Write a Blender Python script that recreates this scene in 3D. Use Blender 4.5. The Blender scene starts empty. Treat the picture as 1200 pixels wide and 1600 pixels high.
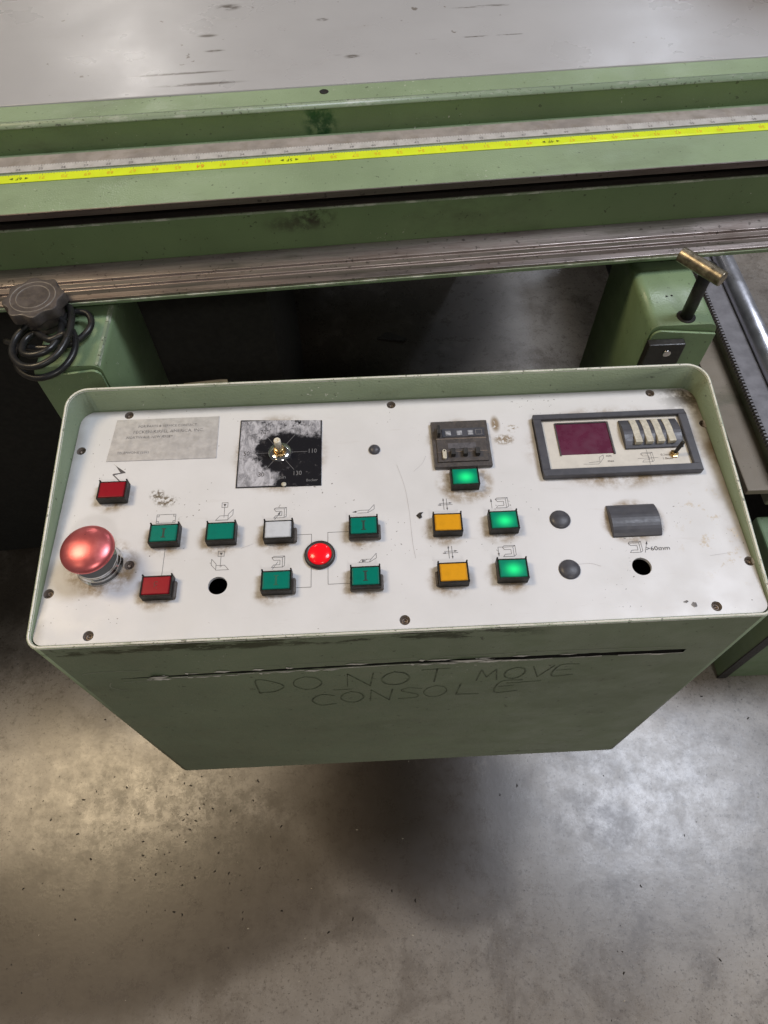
import bpy, bmesh, math, random
from mathutils import Matrix, Vector
random.seed(7)
S = bpy.context.scene
COL = S.collection
rad = math.radians

# ------------------------------------------------------------------ camera
cam_d = bpy.data.cameras.new("camera")
cam = bpy.data.objects.new("camera", cam_d); COL.objects.link(cam)
cam_d.sensor_fit = 'AUTO'; cam_d.sensor_width = 36.0
cam_d.lens = 36.0 * 1067.0 / 1600.0
cam_d.clip_start = 0.02; cam_d.clip_end = 100
CR = Matrix(((0.9989295, 0.0439896, -0.0143094), (-0.0448984, 0.8475475, -0.5288169), (-0.0111346, 0.5288933, 0.8486153)))
# Blender camera looks along -Z: columns are camera right / up / back in world axes
cam.matrix_world = Matrix.Translation((0, 0, 1.40)) @ CR.to_4x4()
S.camera = cam

# ------------------------------------------------------------------ world + lamps
w = bpy.data.worlds.new("World"); S.world = w; w.use_nodes = True
bg = w.node_tree.nodes["Background"]
bg.inputs[0].default_value = (0.95, 0.93, 0.92, 1); bg.inputs[1].default_value = 0.095
S.view_settings.view_transform = 'Standard'; S.view_settings.look = 'None'
S.view_settings.exposure = 0.0; S.view_settings.gamma = 1.0; S.view_settings.use_curve_mapping = False

def lamp(name, loc, power, color, size, size_y=None):
    d = bpy.data.lights.new(name, 'AREA'); d.shape = 'ELLIPSE'; d.size = size; d.size_y = size_y or size; d.energy = power; d.color = color
    o = bpy.data.objects.new(name, d); COL.objects.link(o); o.location = loc      # area lamps shine straight down
    return o
WARM = (1.0, 0.79, 0.51); COOL = (0.83, 0.88, 1.0); NEUT = (1.0, 0.95, 0.90)
lamp("hall_lamp_warm", (-2.10, 1.05, 4.0), 70, WARM, 1.5, 0.9)
lamp("hall_lamp_cool", (1.95, 0.85, 4.0), 92, COOL, 1.5, 1.0)
lamp("hall_lamp_far_warm", (-2.2, 7.4, 4.2), 50, NEUT, 1.2)
lamp("hall_lamp_far_cool", (2.6, 6.6, 4.2), 40, COOL, 0.6)
lamp("hall_lamp_rear", (1.0, -2.6, 3.9), 40, NEUT, 0.5)
lamp("hall_lamp_rear_warm", (-2.3, -1.2, 4.3), 8, WARM, 0.5)

# ------------------------------------------------------------------ node helpers
class NT:
    def __init__(s, name):
        s.m = bpy.data.materials.new(name); s.m.use_nodes = True
        s.t = s.m.node_tree; s.b = s.t.nodes["Principled BSDF"]
        s.tc = s.t.nodes.new("ShaderNodeTexCoord"); s.co = s.tc.outputs["Object"]
        s._xyz = None
    def L(s, a, b): s.t.links.new(a, b)
    def setin(s, sock, v):
        if isinstance(v, bpy.types.NodeSocket): s.L(v, sock)
        elif isinstance(v, (tuple, list)) and len(v) == 3 and sock.type == 'RGBA': sock.default_value = (*v, 1)
        else: sock.default_value = v
    def noise(s, scale, detail=3, rough=0.55, co=None, dist=0.0, stretch=None):
        c = co or s.co
        if stretch:
            mp = s.t.nodes.new("ShaderNodeMapping"); mp.inputs["Scale"].default_value = stretch; s.L(c, mp.inputs[0]); c = mp.outputs[0]
        n = s.t.nodes.new("ShaderNodeTexNoise"); n.inputs["Scale"].default_value = scale
        n.inputs["Detail"].default_value = detail; n.inputs["Roughness"].default_value = rough
        n.inputs["Distortion"].default_value = dist
        s.L(c, n.inputs["Vector"]); return n.outputs["Fac"]
    def voro(s, scale):
        n = s.t.nodes.new("ShaderNodeTexVoronoi"); n.inputs["Scale"].default_value = scale
        s.L(s.co, n.inputs["Vector"]); return n.outputs["Distance"]
    def rng(s, v, a, b, c=0.0, d=1.0):
        n = s.t.nodes.new("ShaderNodeMapRange"); n.clamp = True; n.interpolation_type = 'SMOOTHSTEP'
        s.setin(n.inputs[0], v)
        for i, x in enumerate((a, b, c, d)): n.inputs[i + 1].default_value = x
        return n.outputs[0]
    def math(s, op, a, b=0.0):
        n = s.t.nodes.new("ShaderNodeMath"); n.operation = op
        s.setin(n.inputs[0], a); s.setin(n.inputs[1], b); return n.outputs[0]
    def mul(s, a, b): return s.math('MULTIPLY', a, b)
    def mx(s, a, b): return s.math('MAXIMUM', a, b)
    def mix(s, f, a, b):
        n = s.t.nodes.new("ShaderNodeMix"); n.data_type = 'RGBA'
        s.setin(n.inputs[0], f); s.setin(n.inputs[6], a); s.setin(n.inputs[7], b); return n.outputs[2]
    def xyz(s):
        if s._xyz is None:
            n = s.t.nodes.new("ShaderNodeSeparateXYZ"); s.L(s.co, n.inputs[0]); s._xyz = n.outputs
        return s._xyz
    def ell(s, c, r, inner=0.4, outer=1.0):
        """1 inside an ellipsoid (object coords), 0 outside"""
        a = s.t.nodes.new("ShaderNodeVectorMath"); a.operation = 'SUBTRACT'; s.L(s.co, a.inputs[0]); a.inputs[1].default_value = c
        m = s.t.nodes.new("ShaderNodeVectorMath"); m.operation = 'DIVIDE'; s.L(a.outputs[0], m.inputs[0]); m.inputs[1].default_value = r
        l = s.t.nodes.new("ShaderNodeVectorMath"); l.operation = 'LENGTH'; s.L(m.outputs[0], l.inputs[0])
        return s.rng(l.outputs["Value"], inner, outer, 1, 0)
    def bump(s, h, strength=0.2, dist=0.001):
        n = s.t.nodes.new("ShaderNodeBump"); n.inputs["Strength"].default_value = strength; n.inputs["Distance"].default_value = dist
        s.L(h, n.inputs["Height"]); s.L(n.outputs[0], s.b.inputs["Normal"])
    def fin(s, color=None, rough=None, metal=None, spec=None, emit=None, estr=None, coat=None):
        B = s.b.inputs
        if color is not None: s.setin(B["Base Color"], color)
        if rough is not None: s.setin(B["Roughness"], rough)
        if metal is not None: s.setin(B["Metallic"], metal)
        if spec is not None: s.setin(B["Specular IOR Level"], spec)
        if emit is not None: s.setin(B["Emission Color"], emit)
        if estr is not None: s.setin(B["Emission Strength"], estr)
        if coat is not None: B["Coat Weight"].default_value = coat; B["Coat Roughness"].default_value = 0.12
        return s.m

def simple(name, col, rough=0.5, metal=0.0, var=0.15, scale=60, spec=None, bump=0.0, coat=None, dust=0.0):
    n = NT(name); v = n.noise(scale, 4, 0.6)
    c = n.mix(n.rng(v, 0.3, 0.7), tuple(x * (1 - var) for x in col), tuple(min(1, x * (1 + var)) for x in col))
    if dust:
        c = n.mix(n.mul(n.rng(n.noise(scale * 2.3, 5, 0.7), 0.45, 0.75), dust), c, (0.23, 0.19, 0.14))
    r = n.rng(n.noise(scale * 1.7, 3), 0.2, 0.8, max(0.03, rough - 0.08), min(1, rough + 0.1))
    if bump: n.bump(n.noise(scale * 8, 3), bump, 0.0006)
    return n.fin(c, r, metal, spec, coat=coat)

# ------------------------------------------------------------------ materials
SAGE = (0.22, 0.315, 0.175); SAGE_D = (0.155, 0.215, 0.115)
def green_paint(name, stains=(), chips=0.72, top_wear=None, peel=0.35, base=SAGE, dirt=0.5, rough=0.42):
    n = NT(name)
    c = n.mix(n.rng(n.noise(5, 4, 0.6), 0.3, 0.7), tuple(x * 0.86 for x in base), tuple(x * 1.08 for x in base))
    c = n.mix(n.mul(n.rng(n.noise(11, 6, 0.7, stretch=(0.5, 1, 1)), 0.52, 0.78), dirt), c, (0.075, 0.085, 0.045))
    c = n.mix(n.mul(n.rng(n.noise(170, 3, 0.6), 0.66, 0.72), 0.65), c, (0.035, 0.035, 0.022))
    if top_wear:   # darker old paint showing in patches just under a top edge: height z, band
        z = n.xyz()[2]
        f = n.mul(n.mul(n.rng(n.math('ADD', z, n.mul(n.noise(50, 4), .014)), top_wear[0] - top_wear[1], top_wear[0] - top_wear[1] + .006), n.rng(n.xyz()[1], -0.1145, -0.113, 1, 0)), n.mul(n.rng(n.noise(34, 7, 0.75, stretch=(0.35, 1, 1.3)), 0.49, 0.53), n.rng(n.xyz()[0], .07, .13, 1, 0)))
        c = n.mix(n.mul(f, 0.95), c, (0.040, 0.055, 0.022))
    ch = n.rng(n.mul(n.noise(230, 4, 0.65), n.rng(n.noise(9, 2), 0.35, 0.75, 0.72, 1.05)), chips - 0.06, chips - 0.03)
    c = n.mix(n.mul(ch, 0.8), c, (0.55, 0.56, 0.48))
    for (ce, r, col, st) in stains:
        f = n.mul(n.ell(ce, r, 0.35, 1.0), n.rng(n.noise(70, 5, 0.65), 0.36, 0.6))
        c = n.mix(n.mul(f, st), c, col)
    h = n.math('ADD', n.noise(520, 2), n.mul(n.noise(40, 3), 0.6))
    n.bump(h, peel, 0.0009)
    return n.fin(c, n.rng(n.noise(30, 4), 0.25, 0.75, rough - 0.1, rough + 0.14), 0.0, 0.5)

M = {}
M['cabinet'] = green_paint("cabinet_green", top_wear=(0.446, 0.012), dirt=0.35, peel=0.35, base=(0.225, 0.280, 0.182),
    stains=[((0.16, -0.115, 0.02), (0.05, 0.02, 0.006), (0.05, 0.055, 0.035), 0.7),
            ((0.19, -0.115, 0.06), (0.07, 0.02, 0.004), (0.32, 0.35, 0.28), 0.5)])
M['green'] = green_paint("machine_green")
M['green_face'] = green_paint("face_green", dirt=0.6, base=(0.165, 0.248, 0.112),
    stains=[((0.005, 0.799, 0.975), (0.026, 0.03, 0.030), (0.004, 0.075, 0.012), 1.0),
            ((0.005, 0.799, 0.966), (0.021, 0.03, 0.020), (0.004, 0.06, 0.010), 1.0),
            ((-0.012, 0.6906, 0.927), (0.030, 0.02, 0.014), (0.02, 0.018, 0.008), 1.0),
            ((-0.03, 0.6906, 0.92), (0.05, 0.02, 0.015), (0.05, 0.05, 0.03), 0.7)])
M['green_shelf'] = green_paint("shelf_green", chips=0.70, dirt=0.25, base=(0.255, 0.338, 0.205))
M['green_dirty'] = green_paint("dirty_green", dirt=0.95, base=(0.23, 0.24, 0.16))
M['ledge'] = green_paint("ledge_brown", dirt=0.6, base=(0.30, 0.25, 0.19))
M['bracket'] = green_paint("bracket_green", dirt=0.4, chips=0.71)

def edge_mat(name, col, under, thr=0.5, metal=0.0):
    n = NT(name)
    f = n.rng(n.noise(70, 6, 0.75, stretch=(0.5, 0.5, 2)), thr - 0.06, thr + 0.06)
    c = n.mix(f, under, col); c = n.mix(n.mul(n.rng(n.noise(300, 2), 0.62, 0.68), 0.7), c, (0.06, 0.055, 0.04))
    return n.fin(c, 0.35, metal)
M['rim'] = edge_mat("worn_rim", (0.74, 0.72, 0.65), (0.46, 0.48, 0.38), 0.42)
M['edge_worn'] = edge_mat("worn_edge", (0.52, 0.55, 0.46), (0.25, 0.31, 0.205), 0.55)

M['corner'] = edge_mat('worn_corner', (0.27, 0.335, 0.22), (0.40, 0.44, 0.34), 0.42)
def steel(name, col=(0.36, 0.31, 0.29), rough=0.38, rust=0.6, metal=0.85):
    n = NT(name)
    s1 = n.noise(14, 6, 0.7, stretch=(0.12, 4, 4)); s2 = n.noise(25, 5, 0.7, stretch=(0.3, 1.5, 1.5))
    c = n.mix(n.rng(s1, 0.3, 0.7), tuple(x * 0.6 for x in col), tuple(x * 1.25 for x in col))
    c = n.mix(n.mul(n.rng(s2, 0.45, 0.7), rust), c, (0.10, 0.065, 0.05))
    c = n.mix(n.mul(n.rng(n.noise(160, 3), 0.63, 0.7), 0.6), c, (0.02, 0.016, 0.014))
    n.bump(n.noise(90, 4, 0.7, stretch=(0.05, 4, 4)), 0.25, 0.0008)
    return n.fin(c, n.rng(s2, 0.3, 0.7, rough - 0.1, rough + 0.2), metal)
M['steel'] = steel("track_steel")
M['steel_dark'] = steel("dark_edge_steel", (0.20, 0.165, 0.155), 0.45, 0.5)
M['black_void'] = simple("void_black", (0.012, 0.011, 0.010), 0.8)  # black for gaps and holes, their darkness put into the colour
M['chrome'] = simple("chrome", (0.72, 0.72, 0.73), 0.07, 1.0, 0.06, 90, dust=0.05)
M['rod'] = simple("ground_rod", (0.66, 0.66, 0.70), 0.34, 0.85, 0.08, 30)
M['rack'] = simple("rack_steel", (0.27, 0.255, 0.262), 0.5, 0.3, 0.15, 50)
M['brass'] = simple("brass", (0.62, 0.43, 0.20), 0.25, 1.0, 0.15, 200)
M['handle'] = simple("handle_brass", (0.36, 0.31, 0.225), 0.36, 0.9, 0.45, 110, dust=0.5)
M['black_plastic'] = simple("black_plastic", (0.022, 0.021, 0.021), 0.42, 0, 0.2, 150, dust=0.10)
M['housing'] = simple("button_housing", (0.016, 0.015, 0.014), 0.42, 0, 0.25, 220, spec=0.3, dust=0.12)
M['skirt'] = simple("button_skirt", (0.085, 0.07, 0.06), 0.55, 0, 0.3, 220, dust=0.3)
M['grey_plastic'] = simple("slate_plastic", (0.060, 0.060, 0.072), 0.42, 0, 0.12, 90, dust=0.06)
M['counter'] = simple("counter_plastic", (0.066, 0.058, 0.057), 0.4, 0, 0.2, 160, dust=0.28)
M['counter_window'] = simple("counter_window", (0.075, 0.078, 0.095), 0.18, 0, 0.15, 90, dust=0.1)
M['ivory'] = simple("ivory_plastic", (0.56, 0.53, 0.44), 0.4, 0, 0.15, 250, dust=0.3)
M['nylon'] = simple("white_nylon", (0.72, 0.67, 0.55), 0.35, 0, 0.1, 200)
M['cream'] = simple("cream_plate", (0.64, 0.61, 0.555), 0.45, 0, 0.06, 60, dust=0.12)
M['window'] = simple("purple_filter", (0.105, 0.012, 0.042), 0.28, 0, 0.06, 60, coat=0.3)
M['rubber'] = simple("cable_rubber", (0.018, 0.018, 0.019), 0.33, 0, 0.2, 60, dust=0.06)
M['knob'] = simple("knob_bakelite", (0.085, 0.072, 0.068), 0.42, 0, 0.2, 80, dust=0.25)
M['ring'] = simple("knob_ring", (0.20, 0.175, 0.155), 0.4, 0, 0.2, 90)
M['ink'] = simple("ink", (0.085, 0.08, 0.085), 0.6, 0, 0.1)
M['tape_black'] = simple('tape_black', (0.14, 0.16, 0.02), 0.5)
M['ink_grey'] = simple("faded_ink", (0.20, 0.19, 0.19), 0.6, 0, 0.3, 300)
M['marker'] = simple("faded_marker", (0.10, 0.128, 0.075), 0.55, 0, 0.55, 120)
M['glyph'] = simple("glyph_black", (0.008, 0.035, 0.028), 0.5)
M['glyph_red'] = simple("glyph_red", (0.14, 0.006, 0.012), 0.5)
M['scale_grey'] = simple("scale_print", (0.17, 0.17, 0.18), 0.5)
M['orange'] = simple("tape_orange", (0.80, 0.50, 0.04), 0.5)
M['orange_red'] = simple("tape_red", (0.82, 0.27, 0.04), 0.5)
M['screw'] = simple("screw_steel", (0.14, 0.11, 0.09), 0.4, 0.7, 0.4, 400, dust=0.3)
M['hole'] = simple("countersink", (0.20, 0.165, 0.14), 0.5, 0.3, 0.3, 500)
M['bare'] = simple("bare_metal", (0.62, 0.60, 0.56), 0.3, 0.6, 0.4, 300)
M['torn'] = simple("torn_paint_white", (0.80, 0.80, 0.74), 0.4, 0, 0.15, 300)
M['plate'] = simple("maker_plate", (0.54, 0.535, 0.55), 0.38, 0.25, 0.10, 120, dust=0.16)
M['card'] = simple("card_scrap", (0.42, 0.36, 0.27), 0.8)
M['scrape'] = simple("light_scrape", (0.34, 0.37, 0.29), 0.5)
M['tape'] = simple("tape_yellow", (0.72, 0.86, 0.03), 0.34, 0, 0.06, 40, dust=0.03)
M['white_scale'] = simple("white_scale", (0.56, 0.545, 0.54), 0.4, 0.1, 0.1, 60, dust=0.3)
M['debris_dark'] = simple("debris_dark", (0.03, 0.025, 0.02), 0.8)
M['debris_pale'] = simple("debris_pale", (0.55, 0.50, 0.40), 0.7)

def lens_mat(name, col, lit=None, estr=0.0):
    n = NT(name)
    c = n.mix(n.rng(n.noise(160, 4, 0.6), 0.35, 0.7), col, tuple(x * 0.90 for x in col))
    x, y = n.xyz()[0], n.xyz()[1]
    edge = n.mx(n.rng(n.math('ABSOLUTE', x), 0.0088, 0.0112), n.rng(n.math('ABSOLUTE', n.math('SUBTRACT', y, 0.0)), 0.0062, 0.0080))
    c = n.mix(n.mul(n.mul(edge, n.rng(n.noise(200, 3), .3, .6, .5, 1)), 0.75), c, tuple(v * .35 + .012 for v in col))
    n.fin(c, 0.25, 0.0, 0.28)
    if lit:
        g = n.ell((0.0005, -0.001, 0.009), (0.0115, 0.009, 0.02), 0.0, 1.0)
        n.fin(emit=n.mix(g, tuple(v * 0.55 for v in lit), lit), estr=n.math('ADD', n.mul(g, estr), estr * 0.06))
    return n.m
M['lens_red'] = lens_mat("lens_red", (0.30, 0.004, 0.016))
M['lens_green'] = lens_mat("lens_green", (0.0, 0.19, 0.138))
M['lens_green_lit'] = lens_mat("lens_green_lit", (0.0, 0.22, 0.14), (0.02, 1.0, 0.22), 0.75)
M['lens_amber'] = lens_mat("lens_amber", (0.74, 0.345, 0.012))
M['lens_white'] = lens_mat("lens_white", (0.60, 0.63, 0.68))
n = NT("red_dome"); M['red_dome'] = n.fin((0.80, 0.004, 0.012), 0.18, 0, 0.5, emit=(1.0, 0.01, 0.02), estr=0.28)
n = NT("anodised_red")
c = n.mix(n.mul(n.rng(n.noise(60, 5, 0.7), 0.45, 0.80), 0.35), (0.80, 0.19, 0.195), (0.88, 0.42, 0.42))
c = n.mix(n.rng(n.noise(380, 3), 0.71, 0.74), c, (0.92, 0.75, 0.62))
n.bump(n.noise(500, 2), 0.05, 0.0003)
M['anodised'] = n.fin(c, n.rng(n.noise(60, 4), 0.3, 0.7, 0.26, 0.40), 0.80)

# front panel: off-white painted aluminium with grime
BUT = dict(sq=[(-.2328, .0289), (-.1832, -.0161), (-.1362, -.0167), (-.0886, -.0173), (-.0886, -.0636), (-.0177, -.0172), (-.0175, -.0633),
               (.0524, -.0177), (.0528, -.0634), (.0993, -.0177), (.1005, -.0624), (.0715, .0270), (-.1837, -.0634)])
n = NT("panel_white")
c = n.mix(n.rng(n.noise(9, 5, 0.6), 0.3, 0.7), (0.66, 0.66, 0.67), (0.725, 0.725, 0.745))
grime = n.rng(n.noise(55, 6, 0.7), 0.34, 0.68)
g = None
for (bx, by) in BUT['sq']:
    e = n.ell((bx - .002, by - .003, 0), (.0225, .0180, .05), 0.50, 1.0)
    g = e if g is None else n.mx(g, e)
for (bx, by, rx, ry) in ((.072, .066, .034, .033), (.211, .058, .088, .050), (-.091, .066, .047, .047), (-.233, -.041, .034, .030), (.072, .026, .028, .024), (.21, -.02, .030, .024)):
    g = n.mx(g, n.ell((bx, by, 0), (rx, ry, .05), 0.72, 1.0))
c = n.mix(n.mul(n.mul(g, grime), 1.0), c, (0.27, 0.195, 0.11))
x, y, z = n.xyz()
edge = n.mul(n.rng(n.math('ADD', x, n.mul(n.noise(30, 4), 0.030)), 0.296, 0.322), n.rng(y, -0.10, 0.05, 0.35, 1.0))
c = n.mix(edge, c, (0.16, 0.105, 0.05))
corner = n.mul(n.ell((.300, .122, 0), (.05, .045, .05), 0.2, 1.0), n.rng(n.noise(60, 5, 0.7), 0.36, 0.6))
c = n.mix(corner, c, (0.05, 0.04, 0.025))
back = n.rng(n.math('ADD', y, n.mul(n.noise(40, 3), 0.008)), 0.118, 0.128)
c = n.mix(n.mul(back, 0.45), c, (0.22, 0.19, 0.155))
lft = n.rng(n.math('SUBTRACT', n.mul(n.noise(40, 4), 0.010), x), 0.272, 0.285)
c = n.mix(n.mul(lft, 0.6), c, (0.20, 0.17, 0.13))
for (cx, cy, rx, ry, col, sc, lo) in ((-.1965, .0275, .0085, .0070, (.09, .065, .03), 300, .46), (-.1885, .0205, .0120, .0075, (.10, .07, .03), 300, .45),
        (.1065, .0885, .0055, .012, (.24, .17, .09), 230, .34), (.1125, .0705, .0125, .0075, (.24, .175, .10), 330, .43), (.121, .083, .008, .006, (.30, .24, .16), 330, .50),
        (.28, -.03, .05, .06, (.55, .47, .36), 60, .55)):
    f = n.mul(n.ell((cx, cy, 0), (rx, ry, .05), 0.35, 1.0), n.rng(n.noise(sc, 5, 0.7), lo, lo + .09))
    c = n.mix(n.mul(f, 0.9), c, col)
c = n.mix(n.mul(n.rng(n.mul(n.noise(330, 2, 0.5), n.rng(n.noise(14, 3), 0.3, 0.7, 0.82, 1.05)), 0.70, 0.725), 0.75), c, (0.10, 0.085, 0.07))
c = n.mix(n.mul(n.rng(n.noise(60, 5, 0.7, stretch=(0.25, 1.5, 1)), 0.60, 0.75), 0.25), c, (0.46, 0.42, 0.38))
n.bump(n.noise(700, 2), 0.05, 0.0004)
M['panel'] = n.fin(c, n.rng(n.noise(40, 4), 0.3, 0.7, 0.36, 0.52), 0.0, 0.45)

# dial plate: black film worn to silver, dark round the shaft and to the right
n = NT("dial_plate")
x, y, z = n.xyz()
wob = n.mul(n.math('SUBTRACT', n.noise(85, 6, 0.75), 0.5), 0.030)
dx = n.mul(n.math('ADD', n.math('ADD', x, -.0015), wob), 40.0); dy = n.mul(n.math('ADD', y, n.mul(n.math('SUBTRACT', n.noise(60, 6, 0.75), 0.5), -.02)), 45.0)
d = n.rng(n.math('SQRT', n.math('ADD', n.mul(dx, dx), n.mul(dy, dy))), 0.86, 1.06, 1, 0)
right = n.mul(n.rng(n.math('ADD', n.math('ADD', x, wob), n.mul(n.rng(y, -.04, -.010, .008, 0), 1.0)), .000, .006), n.rng(n.math('ADD', y, wob), .013, .022, 1, 0))
d = n.mx(d, right)
d = n.mx(d, n.mul(n.rng(n.noise(95, 6, 0.8), 0.52, 0.61), n.rng(n.math('ADD', x, y), -.03, .03, 0.35, 1.0)))
d = n.mx(d, n.mx(n.rng(n.math('ABSOLUTE', x), 0.0358, 0.0370), n.rng(n.math('ABSOLUTE', y), 0.0352, 0.0365)))
c = n.mix(d, n.mix(n.rng(n.noise(110, 6, 0.8, dist=0.8, stretch=(1.6, .7, 1)), 0.38, 0.62), (0.25, 0.25, 0.28), (0.54, 0.54, 0.59)), (0.011, 0.011, 0.015))
c = n.mix(n.mul(n.rng(n.noise(150, 5, 0.75), 0.58, 0.70), 0.45), c, (0.20, 0.19, 0.20))
M['dial'] = n.fin(c, n.rng(d, 0, 1, 0.45, 0.3), 0.0, 0.3)

# grey table top
n = NT("grey_table")
c = n.mix(n.rng(n.noise(4, 5, 0.6), 0.3, 0.7), (0.395, 0.395, 0.405), (0.435, 0.435, 0.445))
for (cx, cy, rx, ry, lo) in ((-.155, .885, .075, .0035, .30), (-.13, .858, .065, .0045, .32), (-.125, .975, .016, .005, .30), (-.115, .935, .016, .004, .34), (.08, .905, .075, .003, .52), (.22, .93, .09, .002, .50),
                             (.05, .90, .012, .006, .35), (-.1, 1.05, .02, .012, .42), (.23, 1.01, .06, .004, .48), (.02, 1.0, .01, .006, .4)):
    f = n.mul(n.ell((cx, cy, .9928), (rx, ry, .05), 0.3, 1.0), n.rng(n.noise(110, 5, 0.7, stretch=(0.3, 1, 1)), lo, lo + .14))
    c = n.mix(n.mul(f, 0.85), c, (0.075, 0.06, 0.045))
c = n.mix(n.mul(n.rng(n.noise(60, 3, 0.6), 0.70, 0.74), 0.7), c, (0.11, 0.085, 0.06))
c = n.mix(n.mul(n.rng(n.noise(22, 6, 0.75, stretch=(0.5, 1, 1)), 0.55, 0.80), 0.14), c, (0.25, 0.22, 0.2))
c = n.mix(n.mul(n.ell((.64, 1.10, .99), (.30, .28, .5), 0.1, 1.0), 0.95), c, (0.11, 0.072, 0.036))  # right corner browned: dark reflection and shade put into the colour
n.bump(n.noise(300, 3), 0.08, 0.0006)
M['table'] = n.fin(c, n.rng(n.noise(12, 4), 0.3, 0.7, 0.26, 0.36), 0.0, 0.55)

# concrete floor
n = NT("concrete")
c = n.mix(n.rng(n.noise(2.2, 7, 0.66), 0.34, 0.66), (0.255, 0.225, 0.195), (0.41, 0.375, 0.335))
c = n.mix(n.mul(n.rng(n.noise(8, 7, 0.72, dist=0.4), 0.46, 0.64), 0.60), c, (0.125, 0.105, 0.086))
c = n.mix(n.mul(n.rng(n.noise(34, 6, 0.75), 0.48, 0.66), 0.50), c, (0.36, 0.33, 0.30))
c = n.mix(n.mul(n.rng(n.noise(70, 6, 0.8), 0.52, 0.66), 0.60), c, (0.085, 0.07, 0.056))
c = n.mix(n.mul(n.rng(n.noise(180, 4, 0.7), 0.57, 0.66), 0.7), c, (0.05, 0.042, 0.034))
c = n.mix(n.mul(n.rng(n.noise(240, 3, 0.6), 0.62, 0.68), 0.6), c, (0.45, 0.42, 0.37))
for (cx, cy, rx, ry, lo, st) in ((-.52, .04, .36, .17, .16, .90), (-.30, .08, .24, .15, .22, .75), (-.70, -.05, .35, .14, .34, .60), (-.25, .20, .10, .07, .40, .85), (.06, .20, .265, .17, .18, .88), (.12, .08, .13, .09, .24, .70), (.02, .25, .30, .12, .24, .70), (.42, .16, .06, .05, .38, .5), (-.06, .03, .09, .05, .40, .5), (.40, .02, .10, .07, .44, .5), (.37, .18, .07, .06, .42, .4)):  # floor stains; the middle ones paint in the console's shadow and reflection
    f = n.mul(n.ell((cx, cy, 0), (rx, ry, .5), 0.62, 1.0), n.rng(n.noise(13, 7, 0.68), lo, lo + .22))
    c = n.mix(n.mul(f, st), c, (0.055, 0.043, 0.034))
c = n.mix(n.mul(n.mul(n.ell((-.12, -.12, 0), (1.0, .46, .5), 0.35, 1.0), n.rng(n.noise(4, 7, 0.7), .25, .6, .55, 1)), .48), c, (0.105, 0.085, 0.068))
for (ce, r, st) in (((-1.0, 1.02, 0), (.85, .56, .5), .88), ((-.06, 1.62, 0), (.62, .62, .5), .94), ((.95, .62, 0), (.30, .22, .5), .4)):  # bed's shade put into the floor colour; also darker at the rail foot
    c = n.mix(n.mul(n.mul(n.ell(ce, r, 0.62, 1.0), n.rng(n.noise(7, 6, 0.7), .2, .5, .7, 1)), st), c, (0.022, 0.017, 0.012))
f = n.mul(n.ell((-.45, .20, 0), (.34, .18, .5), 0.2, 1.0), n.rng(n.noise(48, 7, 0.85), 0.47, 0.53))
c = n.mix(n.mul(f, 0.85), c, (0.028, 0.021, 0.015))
n.bump(n.noise(120, 5, 0.7), 0.07, 0.002)
M['floor'] = n.fin(c, n.rng(n.noise(26, 7, 0.78), 0.32, 0.68, 0.25, 0.35), 0.0, 0.6)

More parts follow.
